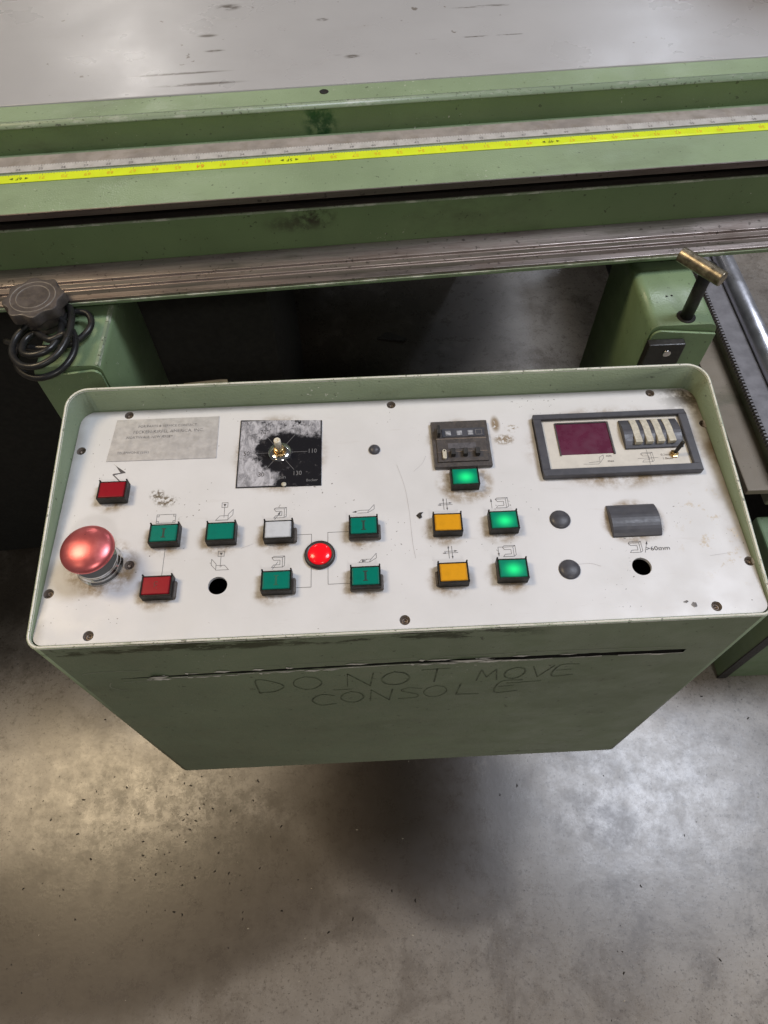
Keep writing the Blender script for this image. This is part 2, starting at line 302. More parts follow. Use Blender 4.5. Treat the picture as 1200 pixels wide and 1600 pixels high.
# ------------------------------------------------------------------ mesh helpers
class MB:
    def __init__(s): s.v = []; s.f = []; s.mi = []; s.sm = []
    def add(s, vs, fs, mi=0, sm=False):
        o = len(s.v); s.v += [tuple(p) for p in vs]
        for f in fs: s.f.append([i + o for i in f]); s.mi.append(mi); s.sm.append(sm)
        return s
    def box(s, x0, x1, y0, y1, z0, z1, mi=0):
        return s.add([(x0, y0, z0), (x1, y0, z0), (x1, y1, z0), (x0, y1, z0), (x0, y0, z1), (x1, y0, z1), (x1, y1, z1), (x0, y1, z1)],
                     [(3, 2, 1, 0), (4, 5, 6, 7), (0, 1, 5, 4), (1, 2, 6, 5), (2, 3, 7, 6), (3, 0, 4, 7)], mi)
    def prism(s, poly, z0, z1, mi=0, sm=False):
        k = len(poly)
        vs = [(x, y, z0) for x, y in poly] + [(x, y, z1) for x, y in poly]
        s.add(vs, [tuple(range(k - 1, -1, -1)), tuple(range(k, 2 * k))], mi)
        return s.add(vs, [(i, (i + 1) % k, (i + 1) % k + k, i + k) for i in range(k)], mi, sm)
    def profx(s, prof, x0, x1, mi=0, sm=False, cap=True):      # closed profile (y, z) swept along X
        k = len(prof); vs = [(x0, y, z) for y, z in prof] + [(x1, y, z) for y, z in prof]
        s.add(vs, [(i, i + k, (i + 1) % k + k, (i + 1) % k) for i in range(k)], mi, sm)
        if cap: s.add(vs, [tuple(range(k)), tuple(range(2 * k - 1, k - 1, -1))], mi)
        return s
    def lathe(s, prof, c=(0, 0, 0), n=40, mi=0, sm=True, caps=True):     # (r, z) from bottom to top
        vs = []; fs = []
        for r, z in prof:
            for i in range(n):
                a = 2 * math.pi * i / n; vs.append((c[0] + r * math.cos(a), c[1] + r * math.sin(a), c[2] + z))
        for j in range(len(prof) - 1):
            for i in range(n):
                fs.append((j * n + i, j * n + (i + 1) % n, (j + 1) * n + (i + 1) % n, (j + 1) * n + i))
        if caps and prof[0][0] > 1e-5: fs.append(tuple(range(n - 1, -1, -1)))
        if caps and prof[-1][0] > 1e-5: fs.append(tuple(range((len(prof) - 1) * n, len(prof) * n)))
        return s.add(vs, fs, mi, sm)
    def tube(s, pts, r, n=14, mi=0, caps=True):
        pts = [Vector(p) for p in pts]; rings = []; up = Vector((0, 0, 1)); vs = []; fs = []
        for i, p in enumerate(pts):
            t = (pts[min(i + 1, len(pts) - 1)] - pts[max(i - 1, 0)]).normalized()
            if abs(t.dot(up)) > 0.95: up = Vector((1, 0, 0))
            a = t.cross(up).normalized(); b = a.cross(t).normalized(); up = b
            for k in range(n):
                q = 2 * math.pi * k / n; vs.append(p + a * (r * math.cos(q)) + b * (r * math.sin(q)))
        for i in range(len(pts) - 1):
            for k in range(n): fs.append((i * n + k, i * n + (k + 1) % n, (i + 1) * n + (k + 1) % n, (i + 1) * n + k))
        s.add(vs, fs, mi, True)
        if caps: s.add(vs, [tuple(range(n - 1, -1, -1)), tuple(range((len(pts) - 1) * n, len(pts) * n))], mi)
        return s
    def line(s, pts, wd, z=0.00015, plane='xy', off=0.0):     # flat printed polyline
        for (a, b), (c, d) in zip(pts[:-1], pts[1:]):
            l = math.hypot(c - a, d - b) or 1e-9; ux, uy = (c - a) / l, (d - b) / l; px, py = -uy * wd / 2, ux * wd / 2
            ex, ey = ux * wd * 0.3, uy * wd * 0.3
            q = [(a - ex + px, b - ey + py), (a - ex - px, b - ey - py), (c + ex - px, d + ey - py), (c + ex + px, d + ey + py)]
            z += 0.000006
            if plane == 'xy': s.add([(u, v, z) for u, v in q], [(0, 1, 2, 3)])
            else: s.add([(u, off - z, v) for u, v in q], [(0, 1, 2, 3)])
        return s
    def tri(s, p, z=0.0002): return s.add([(x, y, z) for x, y in p], [(0, 1, 2)] if len(p) == 3 else [tuple(range(len(p)))])
    def build(s, name, mats, parent=None, mtx=None, bevel=0.0, seg=2, angle=35):
        me = bpy.data.meshes.new(name); me.from_pydata(s.v, [], s.f)
        mats = mats if isinstance(mats, (list, tuple)) else [mats]
        for m in mats: me.materials.append(m)
        for p, mi, sm in zip(me.polygons, s.mi, s.sm): p.material_index = mi; p.use_smooth = sm
        bm = bmesh.new(); bm.from_mesh(me); bmesh.ops.remove_doubles(bm, verts=bm.verts, dist=1e-6)
        bmesh.ops.recalc_face_normals(bm, faces=bm.faces) if bevel or len(s.f) > 3 else None
        if bevel:
            es = [e for e in bm.edges if len(e.link_faces) == 2 and e.calc_face_angle(0) > rad(angle)]
            bmesh.ops.bevel(bm, geom=es, offset=bevel, segments=seg, profile=0.5, affect='EDGES', clamp_overlap=True)
        bm.to_mesh(me); bm.free(); me.update()
        return put(name, me, parent, mtx)
def put(name, me, parent=None, mtx=None):
    o = bpy.data.objects.new(name, me); COL.objects.link(o)
    if parent: o.parent = parent
    if mtx is not None: o.matrix_local = mtx
    return o
def empty(name, loc, rz=0.0):
    o = bpy.data.objects.new(name, None); COL.objects.link(o); o.location = loc; o.rotation_euler = (0, 0, rz); o.empty_display_size = 0.05
    return o
def tag(o, label=None, cat=None, group=None, kind=None):
    if label: o["label"] = label
    if cat: o["category"] = cat
    if group: o["group"] = group
    if kind: o["kind"] = kind
    return o
def rrect(x0, x1, y0, y1, r, n=6):
    """rounded rectangle, r = (front-left, front-right, back-right, back-left)"""
    if not isinstance(r, tuple): r = (r,) * 4
    out = []
    for (cx, cy, rr, a0) in ((x0 + r[0], y0 + r[0], r[0], 180), (x1 - r[1], y0 + r[1], r[1], 270), (x1 - r[2], y1 - r[2], r[2], 0), (x0 + r[3], y1 - r[3], r[3], 90)):
        for i in range(n + 1):
            a = rad(a0 + 90 * i / n); out.append((cx + rr * math.cos(a), cy + rr * math.sin(a)))
    return out
def holed(name, outline, holes, thick, mat, parent, mtx):
    """flat plate with real holes: outline polygon and circles (x, y, r), top at z=0"""
    cu = bpy.data.curves.new(name, 'CURVE'); cu.dimensions = '2D'; cu.fill_mode = 'BOTH'; cu.extrude = thick / 2
    loops = [outline] + [[(x + r * math.cos(2 * math.pi * i / 28), y + r * math.sin(2 * math.pi * i / 28)) for i in range(28)] for x, y, r in holes]
    for lp in loops:
        sp = cu.splines.new('POLY'); sp.points.add(len(lp) - 1); sp.use_cyclic_u = True
        for p, (x, y) in zip(sp.points, lp): p.co = (x, y, 0, 1)
    t = bpy.data.objects.new(name + "_tmp", cu); COL.objects.link(t)
    me = bpy.data.meshes.new_from_object(t.evaluated_get(bpy.context.evaluated_depsgraph_get()))
    bpy.data.objects.remove(t); bpy.data.curves.remove(cu)
    me.transform(Matrix.Translation((0, 0, -thick / 2))); me.name = name
    me.materials.clear(); me.materials.append(mat)
    for p in me.polygons: p.use_smooth = False
    return put(name, me, parent, mtx)
_tx = {}
def glyphs(txt):
    if txt not in _tx:
        cu = bpy.data.curves.new("t", 'FONT'); cu.body = txt; cu.size = 1.0; cu.align_x = 'CENTER'; cu.align_y = 'CENTER'; cu.resolution_u = 2
        t = bpy.data.objects.new("t", cu); COL.objects.link(t)
        me = bpy.data.meshes.new_from_object(t.evaluated_get(bpy.context.evaluated_depsgraph_get()))
        _tx[txt] = ([tuple(v.co) for v in me.vertices], [tuple(p.vertices) for p in me.polygons])
        bpy.data.objects.remove(t); bpy.data.curves.remove(cu); bpy.data.meshes.remove(me)
    return _tx[txt]
def text(mb, txt, x, y, size, z=0.0002, rot=0.0, mi=0, sx=1.0):
    vs, fs = glyphs(txt); c, s_ = math.cos(rot), math.sin(rot)
    mb.add([(x + size * (sx * a * c - b * s_), y + size * (sx * a * s_ + b * c), z) for a, b, _ in vs], fs, mi)
def crom(pts, k=8):
    out = []; P = [Vector(p) for p in pts]; P = [P[0] * 2 - P[1]] + P + [P[-1] * 2 - P[-2]]
    for i in range(1, len(P) - 2):
        a, b, c, d = P[i - 1:i + 3]
        for j in range(k):
            t = j / k
            out.append(0.5 * ((2 * b) + (c - a) * t + (2 * a - 5 * b + 4 * c - d) * t * t + (3 * b - a - 3 * c + d) * t ** 3))
    out.append(P[-2]); return out

# ------------------------------------------------------------------ the floor
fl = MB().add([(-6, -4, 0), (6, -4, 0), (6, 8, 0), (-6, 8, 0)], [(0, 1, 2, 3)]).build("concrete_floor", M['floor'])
tag(fl, "stained grey concrete floor under and in front of the console", "floor", kind="structure")

# ------------------------------------------------------------------ the machine bed (behind)
bed = empty("machine_bed", (0, 0, 0), rad(3.35))
tag(bed, "long green machine bed with grey table top, yellow tape and steel track, behind the console", "machine bed")
X0, X1 = -1.5, 0.74
MB().box(X0, X1, .838, 1.46, .968, .9928).box(X0, .42, 1.4602, 1.75, .968, .9928).build("table_top", M['table'], bed, bevel=.0015)  # second box is an unseen extension added to shade the floor below
r = .0055; arc = [(.799 + r - r * math.sin(a), .9908 - r + r * math.cos(a)) for a in [rad(q) for q in (0, 18, 36, 54, 72, 90)]]
fp = MB().profx([(.838, .9908)] + arc + [(.799, .9575), (.838, .9575)], X0, X1).build("edge_beam", M['green_face'], bed)
MB().profx([(.8060, .9914), (.8030, .9913), (.8004, .9897), (.7989, .9876), (.7987, .9866), (.8000, .986), (.8055, .9905)], X0, X1, sm=True).build("worn_corner", M['corner'], bed)
MB().box(X0, X1, .806, .8385, .9895, .99125).build("top_strip", M['green_shelf'], bed)
MB().lathe([(.0052, 0), (.0052, .0003), (.0040, .0002), (.0034, -.0001), (.0001, -.0001)], (.012, .826, .99135), 20).build("bolt_hole", M['black_void'], bed)
MB().box(X0, X1, .6875, .8385, .9500, .9580).build("shelf", M['green_shelf'], bed, bevel=.0006)
MB().box(X0, X1, .6855, .6872, .9510, .9583).build("shelf_edge", M['steel_dark'], bed, bevel=.0004)
MB().box(X0, X1, .772, .7935, .9581, .9590).build("scale_backing", simple("backing_grey", (0.36, 0.325, 0.31), 0.5, 0.2, 0.2, 30, dust=0.5), bed)
# steel ruler (numbers rise to the right) and yellow tape (numbers rise to the left, read from the far side)
IN = .0249
rl = MB().box(X0, X1, .7620, .7740, .9583, .9596).build("steel_ruler", M['white_scale'], bed)
num = MB(); tk = MB()
x28 = -.2365
for i in range(-30, 68):
    xc = x28 + i * IN; v = 28 + i
    if -1.2 < xc < .72 and v > 0:
        text(num, str(v), xc, .7655, .0056, .95985, mi=0)
        for q in range(8): tk.line([(xc + q * IN / 8, .774), (xc + q * IN / 8, .774 - (.0045 if q == 0 else .0032 if q == 4 else .0018))], .0004, .95975)
tag(num.build("ruler_number", M['ink_grey'], rl), kind="stuff"); tag(tk.build("ruler_tick", M['ink_grey'], rl), kind="stuff")
tp = tag(MB().box(X0, X1, .7430, .7575, .9582, .9588).build("measuring_tape", M['tape'], bed), "bright yellow measuring tape with orange numbers")
nums = MB(); tk = MB()
x48 = .2648
for i in range(-58, 48):
    xc = x48 + i * IN; v = 48 - i
    if -1.2 < xc < .72 and v > 0:
        if v % 12 == 0:
            text(nums, "%dF" % (v // 12), xc, .7500, .0074, .95905, math.pi, 2)
            for sgn in (-1, 1): nums.add([(xc + sgn * .0105, .7500, .95905), (xc + sgn * .0065, .7522, .95905), (xc + sgn * .0065, .7478, .95905)], [(0, 1, 2)], 2)
        else: text(nums, str(v), xc, .7500, .0092 if v % 16 == 0 else .0078, .95905, math.pi, 1 if v % 16 == 0 else 0)
        for q in range(8): tk.line([(xc + q * IN / 8, .7580), (xc + q * IN / 8, .7580 - (.0042 if q == 0 else .0024 if q == 4 else .0014))], .00035, .95895)
tag(nums.build("tape_number", [M['orange'], M['orange_red'], M['tape_black']], tp), kind="stuff"); tag(tk.build("tape_tick", M['ink_grey'], tp), kind="stuff")
# lower beam and track
MB().box(X0, X1, .708, .80, .9365, .9499).build("dark_gap", M['black_void'], bed)  # black filler: shade between shelf and lower beam put into the colour
lb = MB().box(X0, X1, .6906, .83, .8835, .9364).build("lower_beam", M['green_face'], bed, bevel=.0008)
MB().box(X0, X1, .6899, .6918, .9350, .9372).build("worn_ledge", M['edge_worn'], bed, bevel=.0004)
MB().box(X0, X1, .6920, .7078, .93665, .9376).build("ledge_steel", M['steel_dark'], bed)
MB().profx([(.6904, .8880), (.6665, .8846), (.6655, .8815), (.6630, .8815), (.6622, .8840), (.6545, .8840), (.6535, .8812), (.6508, .8812), (.6498, .8836), (.6420, .8843), (.6352, .8832), (.6352, .8790), (.6904, .8790)], X0, X1).build("guide_track", M['steel'], bed, bevel=.0005)
MB().box(X0, X1, .6342, .83, .8752, .8789).build("bottom_lip", M['green'], bed, bevel=.0005)
MB().box(X0, X1, .6335, .6350, .8780, .8800).build("lip_edge", M['edge_worn'], bed)
# body that carries the bed on the left, the table frame, and an added light-blocking panel
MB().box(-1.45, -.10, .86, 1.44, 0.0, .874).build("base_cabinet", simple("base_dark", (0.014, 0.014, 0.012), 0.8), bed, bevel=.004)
MB().box(X0, .40, 1.72, 1.74, 0, .96).build("rear_light_block", M['green_dirty'], bed)  # unseen panel added to keep far lamps off the floor under the table
MB().box(X0 + .01, X1 - .01, .8405, 1.45, .8752, .9675).build("table_frame", M['green_dirty'], bed, bevel=.003)

# ------------------------------------------------------------------ carrier brackets either side
def bracket(name, label, x0, x1, yf, yb, ztop, seam_left):
    t = empty(name, ((x0 + x1) / 2, (yf + yb) / 2, ztop - .2)); tag(t, label, "bracket", "green carrier brackets under the machine bed")
    I = Matrix.Translation(-t.location)
    rr = .010
    pr = []
    for (cx, a0) in ((x1 - rr, 0), (x0 + rr, 90)):
        for i in range(6):
            a = rad(a0 + 18 * i); pr.append((cx + rr * math.cos(a), ztop - rr + rr * math.sin(a)))
    pr = [(x1, ztop - .28)] + pr + [(x0, ztop - .28)]
    k = len(pr); y0 = yf + .0022; m = MB()
    vs = [(x, y0, z) for x, z in pr] + [(x, yb, z) for x, z in pr]
    m.add(vs, [(i, (i + 1) % k, (i + 1) % k + k, i + k) for i in range(k)], 0, True); m.add(vs, [tuple(range(k - 1, -1, -1)), tuple(range(k, 2 * k))])
    m.build("cover_sheet", M['bracket'], t, I)
    pf = [(x1 - .0008, ztop - .28), (x1 - .0008, ztop - .011)] + [(x0 + .0008 + .009 - .009 * math.sin(rad(a)), ztop - .012 + .009 * math.cos(rad(a)) - .001) for a in (0, 22, 45, 68, 90)] + [(x0 + .0008, ztop - .28)]
    if seam_left: pf = [(x0 + x1 - x, z) for x, z in pf][::-1]
    k = len(pf); m = MB(); vs = [(x, yf - .0025, z) for x, z in pf] + [(x, yf + .0005, z) for x, z in pf]
    m.add(vs, [tuple(range(k)), tuple(range(2 * k - 1, k - 1, -1))] + [(i, i + k, (i + 1) % k + k, (i + 1) % k) for i in range(k)])
    m.build("front_plate", M['bracket'], t, I, bevel=.0006)
    ax0, ax1 = (x0 + .012, -.19) if x0 < 0 else (.23, x1 - .012)
    MB().box(ax0, ax1, .4335, yf + .02, ztop - .27, ztop - .20).build("support_arm", M['green_dirty'], t, I, bevel=.003)
    return t, I
lbk, LI = bracket("carrier_bracket", "left green bracket under the machine bed with a black lobed knob on top", -.364, -.290, .5375, .70, .860, True)
rbk, RI = bracket("carrier_bracket", "right green bracket under the machine bed with a T-handle screw on top", .3196, .394, .5625, .72, .860, False)
# bare worn right edge of the left bracket
m = MB(); pts = [(-.2918, .5405), (-.2918, .635)]
m.add([(-.2955 , .541, .8601), (-.2912, .541, .8562), (-.2912, .636, .8562), (-.2955, .636, .8601), (-.2928, .541, .8592), (-.2928, .636, .8592)], [(0, 4, 5, 3), (4, 1, 2, 5)])
m.build("worn_fold", M['edge_worn'], lbk, LI)
# lobed knob
kx, ky = -.357, .602
lob = [((.0305 + .0022 * math.cos(8 * a)) * math.cos(a + .2), (.0305 + .0022 * math.cos(8 * a)) * math.sin(a + .2)) for a in [2 * math.pi * i / 96 for i in range(96)]]
kb = MB().prism([(kx + x, ky + y) for x, y in lob], .8895, .9030, sm=True)
kb.lathe([(.024, .876), (.027, .8895)], (kx, ky, 0), 40).lathe([(.013, .8600), (.013, .8765)], (kx, ky, 0), 30)
kn = kb.build("star_knob", M['knob'], lbk, LI, bevel=.0012)
for r0 in (.0238, .0176):
    MB().lathe([(r0 - .0007, .9030), (r0 - .0004, .9036), (r0 + .0004, .9036), (r0 + .0007, .9030)], (kx, ky, 0), 48, caps=False).build("knob_ring", M['ring'], kn)
# T-handle
hx, hy = .3604, .5776
th = MB().lathe([(.0070, .8600), (.0070, .9300)], (hx, hy, 0), 28).build("clamp_screw", M['black_plastic'], rbk, RI)
a = Vector((.3315, .5905, .9345)); b = Vector((.3625, .5490, .9345)); dv = (b - a)
MB().tube([a, a + dv * .03, a + dv * .5, a + dv * .97, b], .0078, 26).build("tee_bar", M['handle'], th, Matrix.Identity(4), bevel=.0008)
MB().lathe([(.0105, .8598), (.0105, .8606), (.0075, .8607)], (hx, hy, 0), 28).build("screw_collar", M['black_void'], rbk, RI)
for (px, py) in ((.3475, .612), (.3535, .613)): MB().lathe([(.0013, .8599), (.0013, .8603), (.0004, .8603)], (px, py, 0), 12).build("rivet_hole", M['black_void'], rbk, RI)
bp = MB().box(.3165, .3585, .5495, .5597, .73, .8455).build("black_stop", M['black_plastic'], rbk, RI, bevel=.0015)
m = MB(); m.tube([(.340, .5497, .833), (.340, .5478, .833)], .0046, 20)
m.build("stop_screw", M['chrome'], bp, Matrix.Identity(4), bevel=.0006)

# ------------------------------------------------------------------ coiled cable
def P(px, py, z):      # measured points of the coil, laid out on horizontal levels
    return (px, py, z)
cab = crom([(-.40, .580, .862), (-.372, .566, .8655), (-.345, .5625, .866), (-.322, .566, .868), (-.307, .580, .8705), (-.3045, .595, .872), (-.312, .6065, .874),
            (-.327, .606, .8755), (-.333, .590, .877), (-.331, .570, .8785), (-.337, .548, .879), (-.352, .540, .8785), (-.366, .545, .8775),
            (-.3685, .562, .877), (-.360, .5735, .878), (-.349, .566, .8795), (-.338, .559, .881), (-.324, .565, .8825), (-.317, .556, .884)], 8)
cab2 = crom([(-.334, .617, .876), (-.326, .606, .881), (-.3195, .585, .884), (-.3185, .560, .884), (-.326, .5355, .882), (-.343, .5225, .880), (-.362, .5255, .8785), (-.3765, .543, .878), (-.3775, .565, .8795), (-.3655, .582, .883), (-.352, .592, .887)], 8)
cab3 = crom([(-.372, .600, .868), (-.3805, .580, .867), (-.381, .556, .866), (-.371, .531, .8655), (-.349, .5185, .866), (-.327, .526, .868), (-.3155, .546, .871), (-.317, .570, .874), (-.330, .588, .878), (-.345, .598, .884)], 8)
cb = MB().tube(cab, .0036, 14).tube(cab2, .0036, 14).tube(cab3, .0036, 14).build("power_cable", M['rubber'])
tag(cb, "black rubber cable coiled on the left green bracket below the lobed knob", "cable")

# ------------------------------------------------------------------ guide rail on the right
gr = empty("guide_rail", (.70, .43, 0), rad(-.6))
tag(gr, "low green guide rail with toothed rack and polished rod, right of the console", "guide rail")
MB().box(.0, .074, .20, 1.7, .355, .426).build("rail_beam", M['green_dirty'], gr, bevel=.003)
MB().box(-.052, .034, .20, 1.7, .392, .406).build("rail_ledge", M['ledge'], gr, bevel=.002)  # level ledge added so the brown beside the rack catches lamp light
MB().box(.035, .072, .20, 1.7, 0, .354).build("rail_dark_web", M['black_void'], gr, bevel=.003)  # black plate added for the darkness under the rail
MB().box(.0, .40, .0, .198, 0, .320).build("rail_foot", M['green'], gr, bevel=.004)
MB().box(-.0025, .017, -.003, .0, .002, .3185).build("foot_strip", M['black_plastic'], gr, bevel=.0008)
m = MB(); p = .0080; N = 178; y = .21
poly = []
for i in range(N):
    poly += [(-.0005, y + i * p), (-.0005, y + i * p + .0030), (-.0055, y + i * p + .0040), (-.0055, y + i * p + .0068)]
for k in range(N):
    q = poly[4 * k:4 * k + 4] + [(-.0005, y + (k + 1) * p)]
    m.prism(q, .4265, .4360)
m.box(-.0003, .0385, .205, 1.65, .4264, .4362)
m.build("tooth_rack", M['rack'], gr)
MB().tube([(.058, .2, .4420), (.058, .8, .4420), (.058, 1.68, .4420)], .0195, 40).build("polished_rod", M['rod'], gr)

# ------------------------------------------------------------------ the control console
L0 = Vector((.0190, .3150, .4560))
con = empty("control_console", L0)
tag(con, "green sheet metal control console with white button panel, hanging in front of the machine bed", "control console")
tilt = rad(1.7); P0 = Vector((.00835, .30846, .905))
PM = Matrix.Translation(P0 - L0) @ Matrix.Rotation(tilt, 4, 'X')       # panel frame inside the console
CX0, CX1, CY0, CY1 = -.2725, .3100, .1995, .4340
def rimz(y): return .9035 + (y - CY0) * .1460
out_ = rrect(CX0, CX1, CY0, CY1, (.011, .011, .019, .019), 7)
inn_ = rrect(CX0 + .0024, CX1 - .0024, CY0 + .0022, CY1 - .0024, (.009, .009, .0166, .0166), 7)
k = len(out_); ZB = .456
vs = [(x, y, ZB) for x, y in out_] + [(x, y, rimz(y)) for x, y in out_] + [(x, y, rimz(y)) for x, y in inn_] + [(x, y, .880) for x, y in inn_]
fs = [tuple(range(k - 1, -1, -1))]; sm = []
fi = 7      # the segment between front-left and front-right corners is the straight front wall
m = MB()
vs = [Vector(v) - L0 for v in vs]
m.add(vs, fs)
m.add(vs, [(i, (i + 1) % k, (i + 1) % k + k, i + k) for i in range(k) if i != fi], 0, True)
m.add(vs, [(i + 2 * k, (i + 1) % k + 2 * k, (i + 1) % k + 3 * k, i + 3 * k) for i in range(k)], 0, True)
m.add(vs, [(i + k, (i + 1) % k + k, (i + 1) % k + 2 * k, i + 2 * k) for i in range(k)])
# front wall with the long torn slit
A, B_, C_, D_ = vs[fi], vs[fi + 1], vs[fi + 1 + k], vs[fi + k]
yf = A.y
slit_lo = []; slit_hi = []
NS = 60
for i in range(NS + 1):
    t = i / NS; x = -.2245 + t * .488 - L0.x
    zc = .8268 + .0075 * min(1, t / .5) - .0030 * max(0, (t - .5) / .5) - L0.z
    hw = (.0017 + .0026 * t + random.uniform(-.0006, .0006)) * min(1, .25 + t * 9) * (1 if i < NS else .8)
    if .25 < t < .52: hw *= .8
    slit_lo.append((x, yf, zc - hw)); slit_hi.append((x, yf, zc + hw))
pv = [A, B_, C_, D_] + slit_lo + slit_hi
lo = [4 + i for i in range(NS + 1)]; hi = [5 + NS + i for i in range(NS + 1)]
m.add(pv, [tuple([0, 1] + lo[::-1]), tuple([1, 2, hi[-1], lo[-1]]), tuple([2, 3] + hi), tuple([3, 0, lo[0], hi[0]])])
m.add(pv + [(x, yf + .006, z) for x, y, z in slit_lo] + [(x, yf + .006, z) for x, y, z in slit_hi],
      [(lo[i], lo[i + 1], lo[i + 1] + 2 * (NS + 1), lo[i] + 2 * (NS + 1)) for i in range(NS)] + [(hi[i], hi[i + 1], hi[i + 1] + 2 * (NS + 1), hi[i] + 2 * (NS + 1)) for i in range(NS)]
      + [(lo[i] + 2 * (NS + 1), lo[i + 1] + 2 * (NS + 1), hi[i + 1] + 2 * (NS + 1), hi[i] + 2 * (NS + 1)) for i in range(NS)], 1)
m.build("cabinet", [M['cabinet'], M['black_void']], con)
# worn rim on top of the wall
rm = MB(); o2 = [(x, y) for x, y in rrect(CX0 - .0003, CX1 + .0003, CY0 - .0003, CY1 + .0003, (.0113, .0113, .0193, .0193), 7)]
ring = lambda pts, dz: [Vector((x, y, rimz(y) + dz)) - L0 for x, y in pts]
mid0 = rrect(CX0 + .0008, CX1 - .0008, CY0 + .0008, CY1 - .0008, (.0104, .0104, .0184, .0184), 7)
mid1 = rrect(CX0 + .0017, CX1 - .0017, CY0 + .0016, CY1 - .0017, (.0096, .0096, .0174, .0174), 7)
in2 = rrect(CX0 + .0026, CX1 - .0026, CY0 + .0024, CY1 - .0026, (.0089, .0089, .0163, .0163), 7)
R4 = ring(o2, -.0012) + ring(mid0, .0006) + ring(mid1, .0006) + ring(in2, -.0012)
for j in range(3):
    rm.add(R4, [(i + j * k, (i + 1) % k + j * k, (i + 1) % k + (j + 1) * k, i + (j + 1) * k) for i in range(k)], 0, True)
rm.build("rim_edge", M['rim'], con)
# bright torn paint along the slit
ch = MB()
def zslit(t): return .8268 + .0075 * min(1, t / .5) - .0030 * max(0, (t - .5) / .5)
for i in range(46):
    t = random.choice([random.uniform(.02, .98), random.uniform(.50, .78), random.uniform(.05, .3)]); x = -.2245 + t * .488; up = random.random() < .4
    l = random.uniform(.003, .018); h = random.uniform(.0010, .0034); z0 = zslit(t) + (.0046 if up else -.0052) + random.uniform(-.0006, .0006)
    y_ = CY0 - .0004 - random.uniform(0, .0003)
    ch.add([(x, y_, z0), (x + l * .3, y_ - .0002, z0 + h), (x + l, y_, z0 + h * .3), (x + l * .6, y_ - .0001, z0 - h * .6)], [(3, 2, 1, 0)])
x0s = -.2245 + .58 * .488
ch.add([(x0s, CY0 - .0008, zslit(.6) + .0018), (x0s + .012, CY0 - .0022, zslit(.6) + .0056), (x0s + .040, CY0 - .0012, zslit(.64) + .0026), (x0s + .016, CY0 - .0015, zslit(.62) - .0026)], [(3, 2, 1, 0)])
ch.add([(-.201, CY0 - .0006, .8272), (-.194, CY0 - .0026, .8352), (-.182, CY0 - .001, .8305), (-.191, CY0 - .001, .8245)], [(3, 2, 1, 0)])
for i in range(34):       # light lower lip of the tear
    t = i / 34; x = -.2245 + t * .488
    if random.random() < .8: ch.add([(x, CY0 - .0003, zslit(t) - .0044), (x + .0144, CY0 - .0003, zslit(t + .03) - .0044), (x + .0144, CY0 - .0004, zslit(t + .03) - .0044 + random.uniform(.0008, .0022)), (x, CY0 - .0004, zslit(t) - .0044 + random.uniform(.0008, .0022))], [(0, 1, 2, 3)])
ch.v = [tuple(Vector(v) - L0) for v in ch.v]
tag(ch.build("torn_paint", M['torn'], con), kind="stuff")
sc = MB()
for pts in ([(-.236, .818), (-.240, .808), (-.236, .800), (-.229, .797)], [(-.252, .842), (-.235, .8465), (-.20, .8455)], [(-.225, .8175), (-.17, .8215), (-.12, .826)], [(-.12, .8405), (-.05, .8435), (.03, .8445)], [(.05, .845), (.16, .8455), (.25, .8425)], [(.0, .8262), (.12, .8278), (.25, .8240)]):
    q = crom([(a, 0, b) for a, b in pts], 5); sc.line([(v.x - L0.x, v.z - L0.z) for v in q], random.choice((.0006, .0009, .0016)), .0002, 'xz', CY0 - L0.y)
tag(sc.build("scrape_mark", M['scrape'], con), kind="stuff")
# handwriting on the front
LET = {'D': [[(0, 0), (.1, 1), (.75, .75), (.95, .4), (.6, .05), (0, 0)]], 'O': [[(.5, 1), (.15, .8), (0, .4), (.25, .05), (.7, .05), (1, .45), (.85, .85), (.5, 1)]],
       'N': [[(0, 0), (.08, 1)], [(.08, 1), (.85, 0)], [(.85, 0), (1, 1)]], 'T': [[(0, .95), (1, 1)], [(.55, 1), (.5, 0)]], 'M': [[(0, 0), (.1, 1), (.45, .3), (.8, 1), (1, 0)]],
       'V': [[(0, 1), (.45, 0), (1, 1)]], 'E': [[(1, 1), (.1, .95), (0, 0), (1, .05)], [(.05, .5), (.75, .55)]], 'C': [[(1, .85), (.5, 1), (.1, .7), (0, .35), (.35, 0), (1, .1)]],
       'S': [[(1, .9), (.4, 1), (.1, .75), (.8, .4), (.75, .1), (0, .05)]], 'L': [[(.1, 1), (0, .05), (1, 0)]]}
hw = MB()
def write(word, xs, zs, wd, ht):
    for cch, x, z in zip(word, xs, zs):
        for st in LET[cch]:
            q = crom([(x + a * wd + random.uniform(-.0006, .0006), 0, z + b * ht) for a, b in st], 5) if cch in 'DOCSE' else [Vector((x + a * wd, 0, z + b * ht)) for a, b in st]
            hw.line([(v.x - L0.x, v.z - L0.z) for v in q], random.uniform(.0008, .0016), .00025, 'xz', CY0 - L0.y)
write("DONOT", (-.114, -.080, -.032, .000, .036), (.771, .774, .776, .776, .779), .025, .036)
write("MOVE", (.088, .112, .136, .158), (.776, .778, .779, .780), .019, .030)
write("CONSOLE", (-.068, -.040, -.012, .016, .040, .072, .110), (.722, .727, .729, .730, .733, .735, .738), .022, .034)
hw.line([(-.045 - L0.x, .768 - L0.z), (-.028 - L0.x, .769 - L0.z)], .0012, .00025, 'xz', CY0 - L0.y)
hw.line([(.118 - L0.x, .764 - L0.z), (.150 - L0.x, .767 - L0.z)], .0014, .00025, 'xz', CY0 - L0.y)
tag(hw.build("handwriting", M['marker'], con), "faded marker handwriting DO NOT MOVE CONSOLE")

